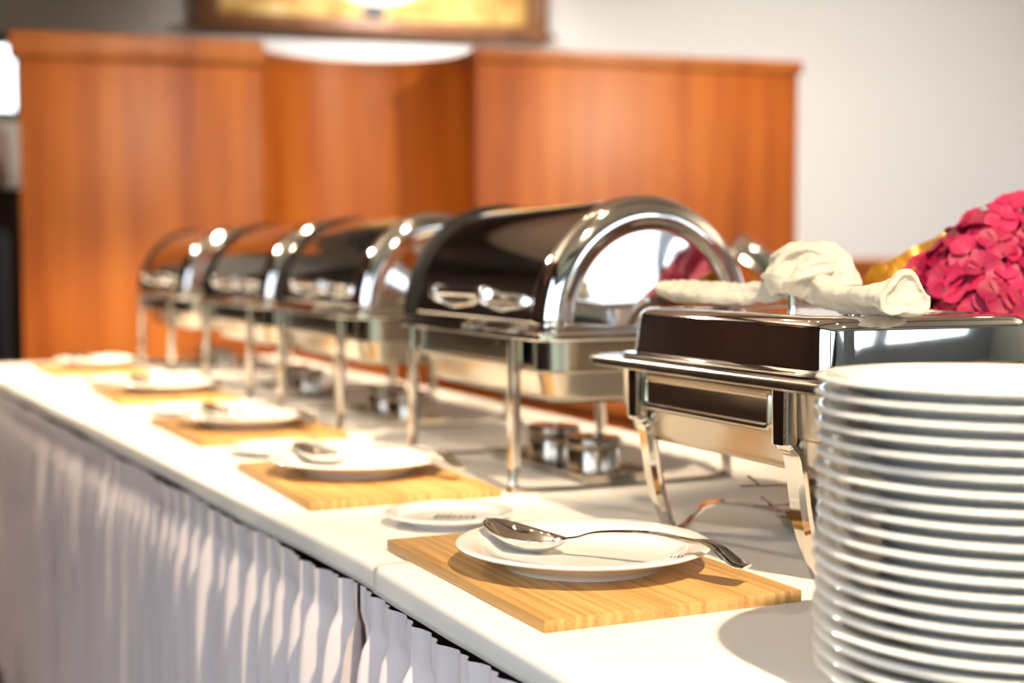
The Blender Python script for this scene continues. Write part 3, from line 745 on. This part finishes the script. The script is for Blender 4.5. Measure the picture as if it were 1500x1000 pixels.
# ------------------------------------------------------------------ knotted napkin on the lid handle
def napkin():
    me_v = MB()
    LT = T + .0045 + .2145 + .004 + .0585            # lid top
    def arm(pts, rad, ridge, n=28, seed=0, cup=False):
        path = bez([(p[0], p[1], LT + p[2]) for p in pts], 8)
        rr_ = lerp_list([Vector(q) for q in rad], 8)
        rows = []
        for i, p in enumerate(path):
            t_ = (path[min(i + 1, len(path) - 1)] - path[max(i - 1, 0)]).normalized()
            sd_ = t_.cross(Vector((0, 0, 1)))
            if sd_.length < .2: sd_ = t_.cross(Vector((1, 0, 0)))
            sd_.normalize(); u_ = sd_.cross(t_)
            row = []
            for k in range(n):
                a = 2 * PI * k / n
                g = 1 + ridge * math.sin(3 * a + i * .12 + seed) + ridge * .8 * noise.noise(Vector((math.cos(a) * 1.6, math.sin(a) * 1.6, i * .10 + seed)))
                row.append(p + sd_ * (rr_[i][0] * g * math.cos(a)) + u_ * (rr_[i][1] * g * math.sin(a)))
            rows.append(row)
        if cup:
            e_ = path[-1]; bk = (path[-3] - e_)
            rows.append([e_ + (p - e_) * .78 for p in rows[-1]]); rows.append([e_ + (p - e_) * .9 + bk for p in rows[-1]])
        me_v.grid(rows, True); me_v.cap(rows[0], True); me_v.cap(rows[-1])
    K = (1.040, 1.388)
    # left (far) arm, long rolled tail
    arm([(.982, 1.640, .021), (.990, 1.60, .016), (1.003, 1.53, .0150), (1.020, 1.46, .0165), (1.030, 1.43, .022), (1.038, 1.40, .032)],
        [(.010, .008), (.020, .0135), (.019, .0135), (.016, .0125), (.015, .013), (.018, .017)], .18, seed=1)
    # right (near) arm, flaring to the open end
    arm([(1.040, 1.375, .030), (1.030, 1.345, .024), (1.012, 1.295, .0165), (.995, 1.24, .016), (.977, 1.175, .0200), (.967, 1.140, .0215), (.962, 1.124, .0215)],
        [(.020, .018), (.022, .018), (.019, .0135), (.021, .0145), (.024, .0185), (.025, .0215), (.025, .0220)], .2, seed=4, cup=True)
    # knot body
    arm([(1.030, 1.428, .030), (1.028, 1.415, .038), (1.028, 1.395, .042), (1.032, 1.37, .040), (1.036, 1.352, .032)],
        [(.012, .014), (.030, .027), (.034, .031), (.028, .026), (.014, .016)], .20, seed=7)
    # loop wrapping over the knot
    arm([(1.008, 1.405, .020), (1.000, 1.402, .038), (1.010, 1.394, .060), (1.030, 1.380, .071), (1.046, 1.358, .067), (1.050, 1.336, .050), (1.046, 1.322, .030), (1.04, 1.315, .018)],
        [(.013, .007), (.016, .008), (.018, .009), (.019, .0085), (.018, .009), (.016, .009), (.014, .009), (.012, .008)], .22, seed=11)
    arm([(1.012, 1.365, .018), (1.004, 1.358, .034), (1.012, 1.352, .048), (1.035, 1.350, .052), (1.06, 1.36, .045)],
        [(.012, .008), (.020, .009), (.022, .010), (.020, .010), (.014, .009)], .22, seed=15)
    arm([(1.025, 1.425, .045), (1.02, 1.413, .060), (1.022, 1.398, .069), (1.032, 1.385, .066)],
        [(.012, .008), (.017, .009), (.018, .010), (.014, .008)], .10, seed=19)
    o = me_v.build('cloth_napkin', M_napkin, None, 180)
    r = o.modifiers.new('r', 'REMESH'); r.mode = 'VOXEL'; r.voxel_size = .0016; r.use_smooth_shade = True
    s_ = o.modifiers.new('s', 'SMOOTH'); s_.iterations = 2; s_.factor = .5
    tx = bpy.data.textures.new('folds', 'CLOUDS'); tx.noise_scale = .018
    d = o.modifiers.new('d', 'DISPLACE'); d.texture = tx; d.strength = .007; d.mid_level = .5; d.texture_coords = 'LOCAL'
    return tag(o, 'cream napkin knotted around the lid handle of the nearest chafing dish', 'napkin')
napkin()
# ------------------------------------------------------------------ potted hydrangea in gold wrap
def petal_mat():
    m = mat('magenta_petal', rough=0.55, Subsurface_Weight=0.15); P(m).inputs['Subsurface Scale'].default_value = .004
    g = N(m, 'ShaderNodeObjectInfo')
    o = ramp(m, g.outputs['Random'], [(0.0, (0.26, 0.003, 0.035)), (0.5, (0.42, 0.006, 0.07)), (1.0, (0.56, 0.02, 0.10))])
    L(m, o, P(m).inputs['Base Color']); return m
M_petal = petal_mat(); M_leaf = mat('hydrangea_leaf', (0.05, 0.11, 0.02), .45); M_stem = mat('green_stem', (0.10, 0.20, 0.04), .6)
M_pot = mat('brown_pot', (0.20, 0.07, 0.03), .6); M_cream = mat('pale_bud', (0.75, 0.60, 0.52), .6)
def foil():
    m = mat('gold_wrap', (0.62, 0.34, 0.03), 0.32, 0.55); n = obj_noise(m, (1, 1, 1), 26, 4); bump(m, n, .5, .01)
    o = ramp(m, n, [(0.3, (0.28, 0.12, 0.008)), (0.7, (0.52, 0.27, 0.02))]); L(m, o, P(m).inputs['Base Color']); return m
M_foil = foil()
FX, FY = 1.335, 1.396
hy = thing('potted_hydrangea', 'magenta hydrangea in gold wrapping behind the nearest chafing dish', 'flower pot', (FX, FY, T + .0035))
MB().lathe([(.001, 0), (.042, 0), (.045, .004), (.058, .10), (.062, .10), (.062, .115), (.055, .115), (.052, .10), (.001, .098)], n=36).build('pot', M_pot, hy)
WR = [(0, .19, .11), (.6, .30, .12), (1.12, .385, .135), (1.55, .355, .155), (1.97, .318, .185), (2.5, .20, .13), (3.6, .19, .095), (5.0, .19, .10), (6.4, .19, .11)]
b = MB(); rows = []
for i in range(9):
    s_ = i / 8; row = []
    for k in range(72):
        a = 2 * PI * k / 72
        for (a0, z0, r0), (a1, z1, r1) in zip(WR, WR[1:]):
            if a0 <= a <= a1: q = (a - a0) / (a1 - a0); zt = z0 + (z1 - z0) * q; rt = r0 + (r1 - r0) * q
        r = .050 + (rt - .050) * s_ ** 1.3 + .004 * math.sin(9 * a) * s_ + .003 * math.sin(17 * a + 1) * s_
        z = .004 + (zt - .004) * s_ + .003 * math.sin(7 * a) * s_
        row.append(Vector((r * math.cos(a), r * math.sin(a), z)))
    rows.append(row)
b.grid(rows, True).build('gold_wrap', M_foil, hy, 180)
# florets
def floret_mesh():
    b = MB()
    for q in range(4):
        a0 = q * PI / 2; rows = []
        for i in range(4):
            s_ = i / 3; row = []
            for j in range(5):
                t_ = -1 + j / 2
                wd = .0100 * math.sqrt(math.sin(PI * (.06 + .80 * s_ ** .8)))
                x = .0015 + .0145 * s_ - .002 * t_ * t_ * s_; y = wd * t_; z = .0018 * s_ + .0022 * t_ * t_ - .003 * s_ * s_
                row.append(Vector((x * math.cos(a0) - y * math.sin(a0), x * math.sin(a0) + y * math.cos(a0), z + .0006 * q)))
            rows.append(row)
        b.grid(rows)
    return b
fl0 = floret_mesh().build('floret', M_petal, hy, 180)
heads = [((.085, .035, .322), .088), ((-.000, .015, .300), .075), ((.065, -.045, .285), .074), ((.02, .085, .275), .070), ((-.040, -.03, .262), .055)]
rng = random.Random(12); first = True; cnt = 0
for (hc, hr) in heads:
    hc = Vector(hc); nfl = int(44 * (hr / .08) ** 2)
    for k in range(nfl):
        zc = 1 - 1.25 * (k + .5) / nfl; ph = k * 2.39996 + rng.uniform(-.2, .2)
        rxy = math.sqrt(max(0, 1 - zc * zc)); d = Vector((rxy * math.cos(ph), rxy * math.sin(ph), zc))
        pos = hc + d * hr * rng.uniform(.90, 1.08)
        if any((pos - Vector(h2)).length < r2 * .82 for h2, r2 in heads if (Vector(h2) - hc).length > 1e-5): continue
        if hr > .08 and pos.z < .300: continue
        if cnt >= 290: break
        o = fl0 if first else fl0.copy()
        if not first: C.objects.link(o); o.parent = hy
        first = False; cnt += 1
        o.location = pos; nrm = (d + Vector((rng.uniform(-.35, .35), rng.uniform(-.35, .35), rng.uniform(-.3, .3)))).normalized()
        o.rotation_euler = (nrm.to_track_quat('Z', 'Y').to_matrix() @ Matrix.Rotation(rng.uniform(0, 6), 3, 'Z')).to_euler()
        s_ = rng.uniform(1.5, 2.0); o.scale = (s_, s_, s_)
# cores behind the florets, stems, leaves
for (hc, hr) in heads:
    MB().lathe([(hr * .80 * math.sin(PI * k / 10) + .0003, -hr * .80 * math.cos(PI * k / 10)) for k in range(11)], c=hc, n=18).build('flower_cluster_core', M_petal, hy, 180)
    MB().tube(bez([(hc[0] * .25, hc[1] * .25, .09), (hc[0] * .7, hc[1] * .7, .18), (hc[0], hc[1], hc[2] - hr * .6)], 4), .003, 6).build('stem', M_stem, hy)
def leaf():
    rows = []
    for i in range(9):
        s_ = i / 8; wd = .030 * math.sin(PI * min(1, .04 + s_ * .96)) ** .8
        rows.append([Vector((.11 * s_, wd * q, -.05 * s_ * s_ + .008 * abs(q))) for q in (-1, -.5, 0, .5, 1)])
    return MB().grid(rows)
lf = leaf().build('leaf', M_leaf, hy, 180); first = True
for k in range(16):
    a = k * 2.4; o = lf if first else lf.copy()
    if not first: C.objects.link(o); o.parent = hy
    first = False
    o.location = ((.03 + .035 * (k % 2)) * math.cos(a) + .03 * (k % 2), .03 * math.sin(a) - .02 * (k % 2), .245 + .035 * (k % 2) + .006 * (k % 3)); o.rotation_euler = (rng.uniform(-.4, .4), rng.uniform(-.35, .15), a)
